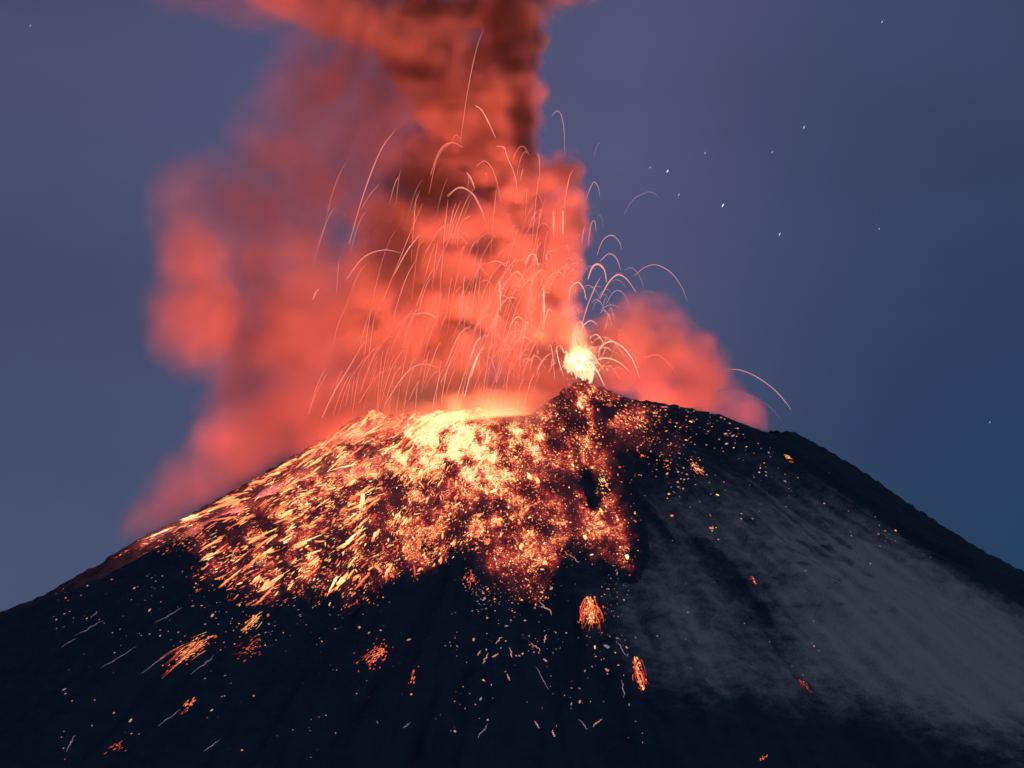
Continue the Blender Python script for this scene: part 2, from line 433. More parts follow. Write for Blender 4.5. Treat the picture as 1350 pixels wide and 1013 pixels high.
ck = link('lava_clots', mesh_from('lava_clots', cv, cf, MCLOT, False, {'glow_heat': ch}), parent=crust)
ck['kind'] = 'stuff'

# ------------------------------------------------------------------ individual lava streaks on the field
def region(u, v):
    if v < 600 and u > 690: return 'on the summit pyramid'
    if u < 400: return 'on the far left arm of the lava field'
    if v < 620: return 'on the hot crown of the lava field'
    if u < 560: return 'in the left middle of the lava field'
    return 'in the lower centre of the lava field'
def one_mesh(name, P, n, d, ln, wd, ht, mat=MCLOT):
    c = P.mean(0)
    v, f, h = clots(P-c, n, d, ln, wd, ht)
    return mesh_from(name, v, f, mat, False, {'glow_heat': h}), c
def streak_thing(px, py, L, W, name='lava_streak', heat=.85, k=11):
    """a drawn-out bright clot with ragged smaller pieces trailing downhill"""
    p0, ok = hit([px], [py])
    if not ok[0]: return None
    n, d = slope_dir(p0[:, 0], p0[:, 1]); b = np.cross(n, d)
    t = rng.uniform(-1, 1, k); s = rng.normal(0, .26, k)*(1-abs(t)*.5); t[0] = s[0] = 0; ls_ = rng.uniform(.25, .6, k); ls_[0] = 1.05
    P = p0 + d*(t*L)[:, None] + b*(s*W)[:, None]
    P[:, 2] = zinterp(P[:, 0], P[:, 1]) + 1.4
    nn_, dd = slope_dir(P[:, 0], P[:, 1])
    dd = dd + np.cross(nn_, dd)*rng.normal(0, .12, k)[:, None]; dd /= np.linalg.norm(dd, axis=1, keepdims=True)
    me, c = one_mesh(name, P, nn_, dd, L*ls_, W*rng.uniform(.35, .68, k)*(1.1-.6*abs(t)), np.clip(heat-.12*abs(t)+rng.normal(0, .05, k), .4, 1))
    return link(name, me, None, c)
uvs, _ = scatter(130, (200, 535, 840, 790), lambda u, v: np.clip(fieldheat(u, v)[0]*1.6-.15, 0, 1)*(1-.8*sstep(560, 720, u)))
for u, v in uvs:
    left_ = u < 560
    L = rng.uniform(9, 26) if left_ else rng.uniform(5, 12)
    o = streak_thing(u, v, L, rng.uniform(1.6, 4.2), heat=rng.uniform(.74, 1.0))
    if o: tag(o, 'bright yellow orange streak of lava '+region(u, v), 'lava streak', 'bright lava streaks in the lava field')

for u in np.arange(238, 470, 9.):                                # bright lip along the left skyline
    v = float(np.interp(u, SIL[:, 0], SIL[:, 1]))+rng.uniform(3, 9)
    o = streak_thing(u, v, rng.uniform(6, 13), rng.uniform(1.4, 2.8), heat=rng.uniform(.74, .92))
    if o: tag(o, 'bright orange streak of lava lying along the left skyline ridge', 'lava streak', 'bright lava streaks in the lava field')
# ------------------------------------------------------------------ burning patches below the field (things with parts)
def patch(px, py, rx, ry, ang, ns, label, heat=.72, fan=.5, nc=45, dome=False):
    """a burst of burning fragments: a ragged core of lumps and thin streaks fanning downhill"""
    p0, ok = hit([px], [py]); p0 = p0[0]
    root = bpy.data.objects.new('burning_patch', None); COL.objects.link(root); root.location = p0
    tag(root, label, 'burning patch', 'burning patches on the dark slope')
    c, s = math.cos(R(ang)), math.sin(R(ang))
    def place(a, b): return px+a*rx*c-b*ry*s, py+a*rx*s+b*ry*c
    a = rng.normal(0, .42, nc); b = rng.normal(0, .42, nc)
    if dome: a, b = rng.uniform(-.9, .45, nc), rng.normal(0, .13, nc)*(1+1.5*rng.random(nc))
    uu, vv = place(a, b); P, ok = hit(uu, vv); P = P[ok]
    n, d = slope_dir(P[:, 0], P[:, 1]); m = len(P)
    q = (np.hypot(a, b) if not dome else abs(b)*2.4+.25*abs(a)-.35)[ok]
    v, f, h = clots(P-p0+n*(1.7 if dome else .7), n, d, rng.uniform(1.2, 4.0, m), rng.uniform(.4, .95, m), np.clip(heat+.08-.22*q+rng.normal(0, .06, m), .35, 1))
    link('core', mesh_from('core', v, f, MCLOT, False, {'glow_heat': h}), root)['kind'] = 'stuff'
    for i in range(ns):
        a0, b0 = rng.uniform(-.75, .45), rng.normal(0, .34)
        a1, b1 = a0+rng.uniform(.25, .75), b0*(1+fan*1.3)+rng.normal(0, .22)
        t = np.linspace(0, 1, 7); bend = rng.normal(0, .08)
        t = np.linspace(*((0, 1) if not dome else sorted(rng.random(2))), 7)
        if dome and t[-1]-t[0] < .2: t = np.linspace(.1, .6, 7)
        if dome:                                                # strands that spill from the top and hang down like a mop
            a0, b0 = rng.uniform(-1, -.2), rng.normal(0, .12); a1 = rng.uniform(-.1, .95); b1 = b0+np.clip(rng.normal(0, .5), -1.1, 1.1)*rng.uniform(.6, 1); bend = rng.normal(0, .16)
            uu, vv = place(a0+(a1-a0)*t**1.25, b0+(b1-b0)*np.sqrt(t)+bend*np.sin(t*3.14))
        else:
            uu, vv = place(a0+(a1-a0)*t, b0+(b1-b0)*t+bend*np.sin(t*3.14))
        P, ok = hit(uu, vv)
        if ok.sum() < 7: continue
        n, d = slope_dir(P[:, 0], P[:, 1])
        dd = np.gradient(P, axis=0); Ls = np.linalg.norm(dd, axis=1); dd /= Ls[:, None]
        v, f, h = clots(P-p0+n*.9, n, dd, Ls*.7, rng.uniform(.35, .75)*(1.1-.6*t), np.clip(heat-.04-.22*t+rng.normal(0, .03, 7)+rng.normal(0, .08)-.16*abs(b1 if dome else 0), .35, 1))
        link('streak', mesh_from('streak', v, f, MCLOT, False, {'glow_heat': h}), root)
    return root
patch(778, 814, 28, 26, 90, 55, 'large orange burst of burning fragments alone below the centre of the lava field', .76, .6, 80, True)
patch(845, 898, 34, 15, 78, 22, 'orange burning patch on the ash slope lower right of the large round burst', .74, .3, 40, True)
patch(250, 858, 48, 14, 148, 26, 'long orange burning patch on the dark slope below the left end of the lava field', .80, .22, 90)
patch(332, 822, 24, 9, 142, 12, 'short bright orange patch just under the left arm of the lava field', .86, .2, 50)
patch(497, 864, 28, 16, 145, 6, 'dim red speckled patch on the dark slope below the lava field middle', .65, .3, 80)
patch(250, 930, 18, 7, 150, 7, 'small curled orange patch low on the dark left slope', .70, .2, 14)
patch(153, 985, 12, 5, 145, 3, 'tiny orange patch near the lower left corner', .62, .2, 10)
patch(795, 640, 9, 34, 0, 8, 'bright yellow branching lava rivulet beside the dark hollow under the summit', .88, .1, 40)
patch(918, 617, 16, 6, 40, 5, 'elongated yellow orange patch on the right shoulder', .82, .1, 22)
patch(1040, 604, 7, 3, 40, 2, 'small yellow orange patch high on the right slope', .78, .1, 8)
patch(994, 767, 6, 3, 50, 1, 'small pale orange patch halfway down the right slope', .70, .1, 6)
patch(1060, 903, 14, 5, 55, 3, 'small dim pinkish streaked patch on the ash slope at lower right', .50, .6, 8)
patch(545, 895, 14, 5, 110, 3, 'thin forked orange patch low on the slope under the lava field', .66, .2, 8)
patch(1007, 1000, 8, 3, 155, 2, 'orange patch at the bottom edge right of centre', .68, .1, 8)
patch(910, 1003, 8, 2.5, 160, 2, 'dim orange patch at the bottom edge below the ash slope', .60, .1, 6)
patch(330, 858, 22, 14, 140, 4, 'loose scatter of dull orange crumbs beside the long orange patch', .58, .3, 34)
patch(620, 765, 14, 12, 100, 3, 'dull red speckled tongue hanging from the lower edge of the lava field', .58, .3, 30)
patch(160, 690, 1, 1, 0, 0, 'x', .5, .1, 1) if False else None

def slope_streak(x0, y0, x1, y1, m, rad, label):
    t = np.linspace(0, 1, 8); uu = x0+(x1-x0)*t+rng.normal(0, .5, 8); vv = y0+(y1-y0)*t+rng.normal(0, .5, 8)
    P, ok = hit(uu, vv)
    if not ok.all(): return
    n, d = slope_dir(P[:, 0], P[:, 1]); dd = np.gradient(P, axis=0); Ls = np.linalg.norm(dd, axis=1); dd /= Ls[:, None]+1e-9
    c = P.mean(0); v, f, h = clots(P-c+n*.9, n, dd, Ls*.9, rad*(1.15-.8*abs(t-.5)*1.6), np.full(8, .6))
    tag(link('lava_streak', mesh_from('lava_streak', v, f, m, False, {'glow_heat': h}), None, c), label, 'lava streak', 'thin streaks of cooling lava on the dark slope')
for q in [(83,853,100,843),(103,838,132,821),(136,880,176,856),(206,822,238,803),(190,886,225,862),(255,888,280,868),(213,955,235,938),(88,990,98,972),(270,990,288,978),(120,815,128,808)]:
    slope_streak(*q, MLILAC, .42, 'thin lilac streak of cooling lava on the dark left slope')
for q in [(702,850,712,858),(720,838,717,847),(673,857,675,868),(630,865,634,859),(643,863,637,876),(705,952,711,961),(783,957,793,950),(713,797,727,808),(747,730,762,742),(655,848,661,842),(668,890,672,898),(728,965,731,972)]:
    slope_streak(*q, MPALE, .85, 'short pink streak of cooling lava on the slope under the lava field centre')
for q in [(707,882,722,908),(630,973,642,957),(532,960,539,955),(815,848,826,866),(820,900,824,918),(764,950,774,962)]:
    slope_streak(*q, MLILAC, .45, 'thin lilac streak of cooling lava low on the slope near the bottom centre')
# ------------------------------------------------------------------ embers scattered over the dark slope
EM = []
def ember_zone(n, box, dens, size, heat, label, flow=1.6):
    uv, p = scatter(n, box, lambda u, v: dens(u, v)*(.12+.88*sstep(.42, .66, fbm(u/20, v/34, 2.2, 3, 83))))
    n_, d_ = slope_dir(p[:, 0], p[:, 1]); m = len(p)
    d_ = d_ + np.cross(n_, d_)*rng.normal(0, .3, m)[:, None]; d_ /= np.linalg.norm(d_, axis=1, keepdims=True)
    wd = rng.lognormal(math.log(size*.86), .5, m); ln = wd*rng.uniform(1, flow, m)
    ht = np.clip(rng.normal(heat, .10, m), .38, 1)
    for i in range(m): EM.append((wd[i]*ln[i], p[i], n_[i], d_[i], ln[i], wd[i], ht[i], label))
g2 = lambda cx, cy, rx, ry: (lambda u, v: np.exp(-((u-cx)/rx)**2-((v-cy)/ry)**2))
clear = lambda f: (lambda u, v: f(u, v)*(~inpoly(u, v, FIELD)))
ember_zone(330, (840, 535, 1010, 720), lambda u, v: np.exp(-np.maximum(u-870, 0)/55)*np.exp(-np.maximum(v-(600+(u-870)*.8), 0)/38), .85, .60, 'small glowing ember scattered on the dark right shoulder')
ember_zone(70, (950, 560, 1320, 760), lambda u, v: np.exp(-((v-(545+(u-950)*.62+35))/30)**2)*np.exp(-(u-950)/170), .66, .50, 'tiny ember on the dark slope under the right ridge line')
ember_zone(45, (850, 680, 1120, 900), lambda u, v: .5+0*u, .62, .48, 'faint ember lying on the pale ash of the right flank')
ember_zone(230, (590, 740, 760, 850), g2(665, 780, 60, 42), .72, .58, 'small ember strewn just below the lower edge of the lava field')
ember_zone(110, (590, 830, 850, 985), lambda u, v: .5*np.exp(-np.maximum(v-850, 0)/80), .70, .54, 'ember scattered low on the slope beneath the lava field centre', 4.5)
ember_zone(80, (740, 690, 850, 860), clear(g2(800, 775, 40, 60)), .66, .52, 'small ember around the large round burst')
ember_zone(110, (200, 760, 520, 900), clear(g2(340, 800, 140, 40)), .70, .55, 'ember strewn under the left arm of the lava field', 2.4)
ember_zone(60, (70, 740, 240, 900), clear(g2(130, 800, 70, 45)), .70, .52, 'dim ember on the dark far left slope', 2.6)
ember_zone(45, (80, 880, 480, 1005), lambda u, v: .5+0*u, .66, .50, 'faint ember near the foot of the dark left slope', 3.0)
ember_zone(30, (420, 830, 620, 960), lambda u, v: .5+0*u, .6, .48, 'faint ember low on the slope between the dim red patch and the bottom')
EM.sort(key=lambda e: -e[0])
MIX = {0: MCLOT, 1: MPALE, 2: MLILAC}
def tone(ht): return 0 if ht > .64 else (1 if ht > .50 else 2)
for e in EM[:290]:
    _, p_, n_, d_, ln, wd, ht, lab = e
    v, f, h = clots(n_[None]*.5, n_[None], d_[None], np.array([ln]), np.array([wd]), np.array([ht+.06]))
    tag(link('ember', mesh_from('ember', v, f, MIX[tone(ht)], False, {'glow_heat': h}), None, p_), lab, 'ember', 'embers scattered on the dark slope')
rest = EM[290:]
arr = [np.array([e[k] for e in rest]) for k in range(1, 7)]
v, f, h = clots(arr[0]+arr[1]*.5, arr[1], arr[2], arr[3], arr[4], arr[5]+.06)
sk = mesh_from('ember_specks', v, f, MCLOT, False, {'glow_heat': h}); sk.materials.append(MPALE); sk.materials.append(MLILAC)
sk.polygons.foreach_set('material_index', np.repeat([tone(x) for x in arr[5]], len(TF)).astype(np.int32))
tag(link('ember_specks', sk), 'countless tiny glowing specks dusted over the dark slope around the lava', 'ember specks', kind='stuff')

# ------------------------------------------------------------------ light trails of flying lava, built as solid glowing tubes
SM = {'hot': emit_mat('trail_white_hot', (1, .62, .42), 1.25), 'pink': emit_mat('trail_bright', (1, .36, .27), 1.0),
      'red': emit_mat('trail_red', (.92, .22, .16), 1.0), 'lilac': emit_mat('trail_lilac', (.62, .27, .33), 1.0), 'dim': emit_mat('trail_dim', (.30, .17, .26), 1.0)}
def trail_geo(pts, Yd, rad, dense=26):
    pts = np.asarray(pts, float)
    # Catmull-Rom through the given points
    q = np.vstack([2*pts[0]-pts[1], pts, 2*pts[-1]-pts[-2]])
    m = len(pts)-1; per = max(2, dense//m); out = []
    for i in range(m):
        for t in np.linspace(0, 1, per, endpoint=(i == m-1)):
            a, b, c, d = q[i:i+4]
            out.append(.5*((2*b)+(-a+c)*t+(2*a-5*b+4*c-d)*t*t+(-a+3*b-3*c+d)*t**3))
    uv = np.array(out); k = len(uv); t = np.linspace(0, 1, k)
    P = at(uv[:, 0], uv[:, 1], Yd+np.linspace(-6, 6, k)*rng.normal())
    c0 = P.mean(0); P = P-c0
    T = np.gradient(P, axis=0); T /= np.linalg.norm(T, axis=1, keepdims=True)+1e-9
    n1 = np.cross(T, np.array([0, 1., 0])); n1 /= np.linalg.norm(n1, axis=1, keepdims=True)+1e-9; n2 = np.cross(T, n1)
    w_ = rad*.80*rng.lognormal(0, .22)*(.07+.93*np.sin(np.pi*np.clip(t*.86+.10, 0, 1))**.8)*(1+.6*(fbm(t*9, rng.random()*50, 1., 2, 91)-.5))
    S_ = 5; an = np.arange(S_)*2*math.pi/S_
    V = P[:, None]+w_[:, None, None]*(n1[:, None]*np.cos(an)[None, :, None]+n2[:, None]*np.sin(an)[None, :, None])
    ii = np.arange(k*S_).reshape(k, S_)
    f = np.stack([ii[:-1], np.roll(ii[:-1], -1, 1), np.roll(ii[1:], -1, 1), ii[1:]], -1).reshape(-1, 4)
    return V.reshape(-1, 3), f, c0
def trail(pts, Yd, mat, rad, label, group='light trails of lava thrown up from the vent', dense=26):
    V, f, c0 = trail_geo(pts, Yd, rad, dense)
    o = link('lava_trail', mesh_from('lava_trail', V, f, SM[mat], True), None, c0)
    tag(o, label, 'lava strand', group)
    return o
def crop5(s): return [(550+u/2.5325, 100+v/2.5325) for u, v in s]
def crop3(s): return [(700+u/3.0, 450+v/3.0) for u, v in s]
def crop2(s): return [(400+u/3.0, 450+v/3.0) for u, v in s]
def crop6(s): return [(150+u/2.25, v/2.25) for u, v in s]
H = []
H += [(crop5([(450,135),(465,118),(480,130),(490,180),(492,270)]), -30, 'lilac', .8, 'hook shaped strand above the smoke spur right of the column'),
 (crop5([(195,100),(215,115),(240,160),(262,208)]), -60, 'pink', .9, 'thick short falling strand high on the smoke column'),
 (crop5([(265,235),(290,240),(300,270),(325,330),(335,390)]), -60, 'pink', .9, 'bright strand bending down from the column shoulder'),
 (crop5([(200,300),(225,285),(250,310),(270,370),(280,420)]), -60, 'red', .7, 'rounded strand left of the bright column shoulder'),
 (crop5([(165,322),(180,345),(192,375)]), -70, 'pink', 1.0, 'stubby bright strand over the dark pocket in the column'),
 (crop5([(100,400),(140,373),(180,390),(210,440),(230,490)]), -70, 'pink', .7, 'wide arched strand under the dark pocket in the column'),
 (crop5([(45,330),(70,260),(95,230),(125,225),(150,240)]), -70, 'red', .6, 'faint arched strand over the dark upper column'),
 (crop5([(490,440),(500,380),(510,335),(522,312)]), -40, 'pink', .7, 'tall rising strand against the right edge of the column'),
 (crop5([(555,440),(572,390),(590,355),(605,375),(610,405)]), -30, 'lilac', .7, 'hooked strand beside the right tip of the smoke'),
 (crop5([(590,270),(600,235),(612,222)]), -30, 'dim', .6, 'very faint curved strand against the sky above the vent'),
 (crop5([(690,465),(720,415),(765,390),(790,392),(808,408)]), -30, 'dim', .6, 'faint wide arch alone in the sky right of the column'),
 (crop5([(410,350),(408,280),(403,262),(395,258)]), -50, 'lilac', .5, 'thin upright strand before the grey smoke notch'),
 (crop5([(455,450),(455,490),(455,530)]), -50, 'hot', .6, 'straight vertical strand on the pale smoke fold, left of two'),
 (crop5([(487,450),(487,490),(487,530)]), -50, 'hot', .6, 'straight vertical strand on the pale smoke fold, right of two'),
 (crop5([(725,668),(760,640),(800,632),(850,660),(885,710),(902,752)]), -40, 'lilac', .95, 'longest bright arch reaching right across the sky from the vent'),
 (crop5([(605,915),(625,895),(655,888),(690,910),(720,950),(742,1010)]), -50, 'hot', 1.1, 'thick white hot arch just right of the vent'),
 (crop5([(545,860),(555,835),(580,818),(605,835)]), -50, 'hot', .8, 'pale small arch above the thick white hot arch'),
 (crop5([(509,750),(512,710),(535,690),(555,710),(565,750)]), -50, 'hot', .8, 'pale round hoop at the foot of the right spray'),
 (crop5([(570,680),(585,640),(605,630),(625,650),(632,690)]), -40, 'pink', 1.0, 'reddish hoop in the middle of the right spray'),
 (crop5([(610,745),(640,690),(670,665),(700,680),(730,722)]), -40, 'pink', 1.0, 'broad red arch leaning right under the longest arch'),
 (crop5([(610,620),(640,595),(665,610),(680,650)]), -40, 'lilac', .8, 'lilac arch over the red hoop in the right spray'),
 (crop5([(600,600),(620,550),(650,533),(675,555),(682,580)]), -40, 'lilac', .8, 'upper lilac arch in the right spray'),
 (crop5([(570,570),(580,500),(592,485),(598,520)]), -40, 'lilac', .7, 'narrow lilac hairpin at the top of the right spray'),
 (crop5([(550,560),(555,520),(560,505)]), -40, 'lilac', .6, 'short lilac upright at the top of the right spray'),
 (crop5([(600,480),(608,465),(618,480),(622,510)]), -40, 'dim', .6, 'faint lilac hook topping the right spray'),
 (crop5([(545,850),(565,780),(590,715),(612,672)]), -45, 'pink', .8, 'long straight rising strand through the right spray'),
 (crop5([(690,650),(715,642),(740,665),(758,712)]), -40, 'dim', .7, 'dim arch behind the broad red arch'),
 (crop5([(745,725),(775,720),(800,735),(815,760)]), -40, 'dim', .5, 'dim low arch under the longest arch'),
 (crop5([(820,815),(860,803),(900,812),(945,845)]), -30, 'dim', .6, 'dim flat arch above the right smoke bank'),
 (crop5([(545,975),(558,958),(575,955),(600,985),(625,1035)]), -50, 'hot', 2.2, 'thickest white strand spilling right from the fountain mouth'),
 (crop5([(540,935),(555,915),(575,920),(600,950),(622,985)]), -50, 'hot', 1.3, 'white strand curling over the fountain mouth'),
 (crop5([(510,905),(518,885),(530,880),(545,900)]), -50, 'pink', .8, 'pinkish hook on top of the fountain mouth'),
 (crop5([(580,870),(600,865),(618,885),(622,905)]), -50, 'hot', .7, 'tight pale hook beside the vent glow'),
 (crop5([(360,630),(375,600),(395,600),(405,640)]), -60, 'hot', .7, 'bright hairpin in the left crown of the spray'),
 (crop5([(270,640),(290,625),(310,650),(320,700)]), -60, 'pink', .7, 'arch at the left end of the crown of the spray'),
 (crop5([(310,670),(335,655),(355,680),(358,700)]), -60, 'hot', .6, 'small arch inside the left crown of the spray'),
 (crop5([(430,600),(440,590),(450,620),(452,690)]), -60, 'pink', .6, 'tall hairpin near the middle of the crown of the spray'),
 (crop5([(240,625),(270,620),(300,640)]), -60, 'pink', .6, 'flat arch topping the left crown of the spray'),
 (crop5([(210,690),(235,685),(265,720)]), -60, 'pink', .6, 'low arch left under the crown of the spray'),
 (crop5([(165,640),(200,632),(240,670)]), -60, 'red', .6, 'faint arch left of the crown of the spray'),
 (crop5([(225,880),(250,845),(270,818),(285,818),(300,838)]), -60, 'pink', .8, 'hooked strand low before the red smoke left of the vent'),
 (crop5([(95,970),(130,885),(155,850),(178,838)]), -80, 'pink', .9, 'long leaning strand at the right of the left curtain'),
 (crop5([(178,945),(192,900),(215,868)]), -80, 'hot', .9, 'thick bright leaning strand in the left curtain'),
 (crop5([(180,1005),(200,940),(222,903)]), -80, 'hot', .9, 'second thick leaning strand, just below the thickest one'),
 (crop5([(340,970),(346,925),(352,885)]), -60, 'pink', .7, 'upright strand left of the vent shadow'),
 (crop5([(422,712),(423,760),(424,803)]), -60, 'hot', .9, 'bold vertical strand in the crown of the spray'),
 (crop5([(-10,797),(30,793),(65,808)]), -80, 'pink', .8, 'bright flat arch before the red smoke centre'),
 (crop5([(123,570),(145,495),(178,467)]), -70, 'red', .6, 'thin strand rising over the central smoke band'),
 (crop5([(464,905),(472,950),(488,1000)]), -50, 'hot', .9, 'bright strand falling along the left of the vent glow'),
 (crop3([(755,115),(820,113),(890,140),(960,190),(1010,245),(1030,275)]), -20, 'lilac', .55, 'long thin arch falling outside the right rim'),
 (crop3([(735,195),(800,195),(880,220),(950,265),(990,310)]), -20, 'dim', .55, 'lower thin arch falling over the right rim knob'),
 (crop3([(450,65),(500,55),(545,90),(580,140)]), -20, 'pink', .4, 'fine arch in front of the right smoke bank'),
 (crop2([(325,245),(380,160),(430,105),(480,92),(535,105)]), -90, 'pink', .7, 'low arched strand over the lava field crest'),
 (crop2([(20,290),(55,195),(95,125)]), -90, 'red', .6, 'steep strand above the left ridge'),
 (crop2([(75,300),(120,205),(180,105),(235,10)]), -90, 'pink', .7, 'long slanting strand above the left ridge'),
 (crop2([(220,245),(260,180),(300,130),(370,98)]), -90, 'red', .6, 'curved strand leaning over the left lava crest'),
 (crop2([(638,220),(662,125),(690,60),(712,15)]), -80, 'hot', .8, 'bright slanting strand over the yellow lava crest'),
 (crop2([(600,245),(640,120),(690,0)]), -80, 'pink', .7, 'long slanting strand left of the bright crest strand'),
 (crop2([(545,240),(570,110),(615,5)]), -80, 'pink', .6, 'thin slanting strand above the crest of the lava field'),
 (crop6([(1028,420),(1050,270),(1075,150),(1097,85)]), -70, 'pink', .75, 'tallest strand shooting up to the top of the column'),
 (crop6([(698,725),(740,580),(790,450),(835,385)]), -90, 'pink', .75, 'long leaning strand crossing the purple smoke'),
 (crop6([(733,622),(760,578),(790,545)]), -90, 'red', .6, 'short leaning strand beside the long one in the purple smoke'),
 (crop6([(690,830),(740,765),(800,742),(855,752)]), -90, 'pink', .7, 'wide arched strand across the left red smoke'),
 (crop6([(832,815),(870,745),(905,700)]), -90, 'pink', .8, 'leaning strand on the bright central smoke'),
 (crop6([(800,890),(860,740),(915,605)]), -90, 'red', .6, 'very long thin leaning strand on the central smoke'),
 (crop6([(990,585),(1025,558),(1070,580),(1100,640)]), -80, 'pink', .6, 'dome shaped strand before the dark smoke pocket'),
 (crop6([(935,575),(960,470),(1000,425),(1040,440)]), -80, 'red', .55, 'tall arched strand left of the dark smoke pocket'),
 (crop6([(590,890),(598,870),(610,855)]), -90, 'pink', .6, 'short leaning strand above the left smoke bank')]
for pts, Yd, m, rad, lab in H: trail(pts, Yd, m, rad, lab)
def ballistic(axp, ayp, vx, t0, t1, Yd, m, rad, lab, g=60.):
    t = np.linspace(t0, t1, 6)
    trail(np.stack([axp+vx*t, ayp+.5*g*t*t], -1), Yd, m, rad, lab, dense=20)
for i in range(112):                                              # the thin curtain left of the vent
    a, b = 470+265*rng.random()**.8, rng.uniform(290, 490)
    b = max(b, 560-(a-400)*1.0) if a < 560 else b
    vx = -rng.uniform(6, 30); t0 = rng.uniform(.1, .9) if i % 4 else rng.uniform(-.3, .2); L = rng.uniform(.4, 1.5)
    end = t0+L
    if b+30*end*end > 548: end = math.sqrt(max(548-b, 25)/30.); t0 = min(t0, end-.4)
    ballistic(a, b, vx, t0, end, rng.uniform(-150, -60), 'red' if rng.random() < .75 else 'pink', rng.uniform(.28, .48), 'thin reddish strand in the curtain falling left of the vent')
for i in range(52):                                              # crown of small arches above the vent
    a, b = rng.normal(705, 32), rng.uniform(330, 480)
    vx = rng.normal(-9, 12); t0 = -rng.uniform(.1, .5); t1 = rng.uniform(.4, 1.3)
    ballistic(a, b, vx, t0, t1, rng.uniform(-90, -50), 'hot' if rng.random() < .35 else 'pink', rng.uniform(.35, .65), 'small arching strand in the crown of spray left of the vent')
for i in range(34):                                              # spray to the right of the vent
    a, b = rng.uniform(750, 820), rng.uniform(340, 490)
    vx = rng.uniform(4, 34); t0 = -rng.uniform(.2, .8); t1 = rng.uniform(.3, .9)
    ballistic(a, b, vx, t0, t1, rng.uniform(-70, -30), 'pink' if b > 400 else 'lilac', rng.uniform(.3, .6), 'small arching strand in the spray right of the vent')
for i in range(14):                                              # high faint ones over the column
    a, b = rng.uniform(560, 720), rng.uniform(170, 330)
    ballistic(a, b, rng.normal(2, 14), -rng.uniform(.2, .7), rng.uniform(.4, .9), rng.uniform(-90, -50), 'red', rng.uniform(.3, .5), 'faint strand floating before the upper smoke column')
for i in range(20):                                              # tight hot spray at the mouth
    a, b = rng.normal(770, 14), rng.uniform(452, 488)
    ballistic(a, b, rng.normal(10, 18), -rng.uniform(.1, .5), rng.uniform(.3, .8), rng.uniform(-60, -30), 'hot', rng.uniform(.4, .9), 'short white hot strand in the tight spray at the vent mouth')
# beyond those: a haze of very fine trails, as one object
fv, ff, nf = [], [], 0
for i in range(120):
    a, b = 430+310*rng.random()**.8, rng.uniform(200, 500); vx = -rng.uniform(3, 30); t0 = rng.uniform(.1, 1.1); t1 = t0+rng.uniform(.3, 1.5)
    if i % 3 == 0: a, b = rng.normal(735, 45), rng.uniform(280, 480); vx = rng.normal(0, 18); t0 = rng.uniform(-.5, .3); t1 = t0+rng.uniform(.3, .9)
    if b+30*t1*t1 > 545: t1 = max(t0+.3, math.sqrt(max(545-b, 4)/30.))
    t = np.linspace(t0, t1, 6); V, f, c0 = trail_geo(np.stack([a+vx*t, b+30.*t*t], -1), rng.uniform(-150, -50), rng.uniform(.20, .34), 16)
    fv.append(V+c0); ff.append(f+nf); nf += len(V)
tag(link('fine_lava_spray', mesh_from('fine_lava_spray', np.vstack(fv), np.vstack(ff), SM['pink'], True)), 'haze of hair fine glowing trails spraying above the crater', 'lava spray', kind='stuff')
# spatter at the mouth of the vent
vm = bpy.data.objects.new('lava_fountain', None); COL.objects.link(vm)
v0 = at(np.array([766.]), np.array([490.]), np.array([-5.]))[0]; vm.location = v0
tag(vm, 'white hot fountain mouth bursting from behind the summit pyramid', 'lava fountain')
def spray(name, k, cx, cy, sx, sy, s0, heat):
    uv = rng.normal(0, 1, (k, 2))*np.array([sx, sy])+np.array([cx, cy]); P = at(uv[:, 0], uv[:, 1], rng.normal(-5, 14, k))-v0
    dd = np.stack([uv[:, 0]-768, np.zeros(k), -(uv[:, 1]-515)], -1)+rng.normal(0, 8, (k, 3)); dd /= np.linalg.norm(dd, axis=1, keepdims=True)
    nn_ = np.cross(dd, rng.normal(0, 1, (k, 3))); nn_ /= np.linalg.norm(nn_, axis=1, keepdims=True)
    w_ = rng.lognormal(math.log(s0), .4, k)
    v, f, h = clots(P, nn_, dd, w_*rng.uniform(1, 3, k), w_, np.clip(rng.normal(heat, .06, k), .5, 1))
    link(name, mesh_from(name, v, f, MCLOT, False, {'glow_heat': h}), vm)['kind'] = 'stuff'
def curtain(name, k):
    """upright ragged ribbons of melt standing along the lip behind the pyramid"""
    t = rng.random(k); u = 745+36*t+rng.normal(0, 2, k); hh_ = rng.uniform(2, 28, k)*(1-.35*t)*rng.random(k)**.6
    v_ = 484+20*t-hh_; P = at(u, v_, rng.normal(-6, 8, k))-v0
    dd = np.stack([(u-762)*.012+rng.normal(0, .12, k), np.zeros(k), np.ones(k)], -1); dd /= np.linalg.norm(dd, axis=1, keepdims=True)
    nn_ = np.cross(dd, np.tile([1., 0, 0], (k, 1))); nn_ /= np.linalg.norm(nn_, axis=1, keepdims=True)
    w_ = rng.lognormal(math.log(.55), .4, k)
    v, f, h = clots(P, nn_, dd, w_*rng.uniform(3, 11, k), w_, np.clip(1.0-.007*hh_+rng.normal(0, .05, k), .6, 1))
    link(name, mesh_from(name, v, f, MMELT, False, {'glow_heat': h}), vm)['kind'] = 'stuff'
MMELT = emit_mat('white_hot_melt', (1, .70, .40), 1.25)
curtain('molten_curtain', 190)
spray('molten_spatter', 90, 770, 470, 15, 17, .5, .86)
spray('molten_droplets', 70, 752, 400, 10, 40, .5, .78)

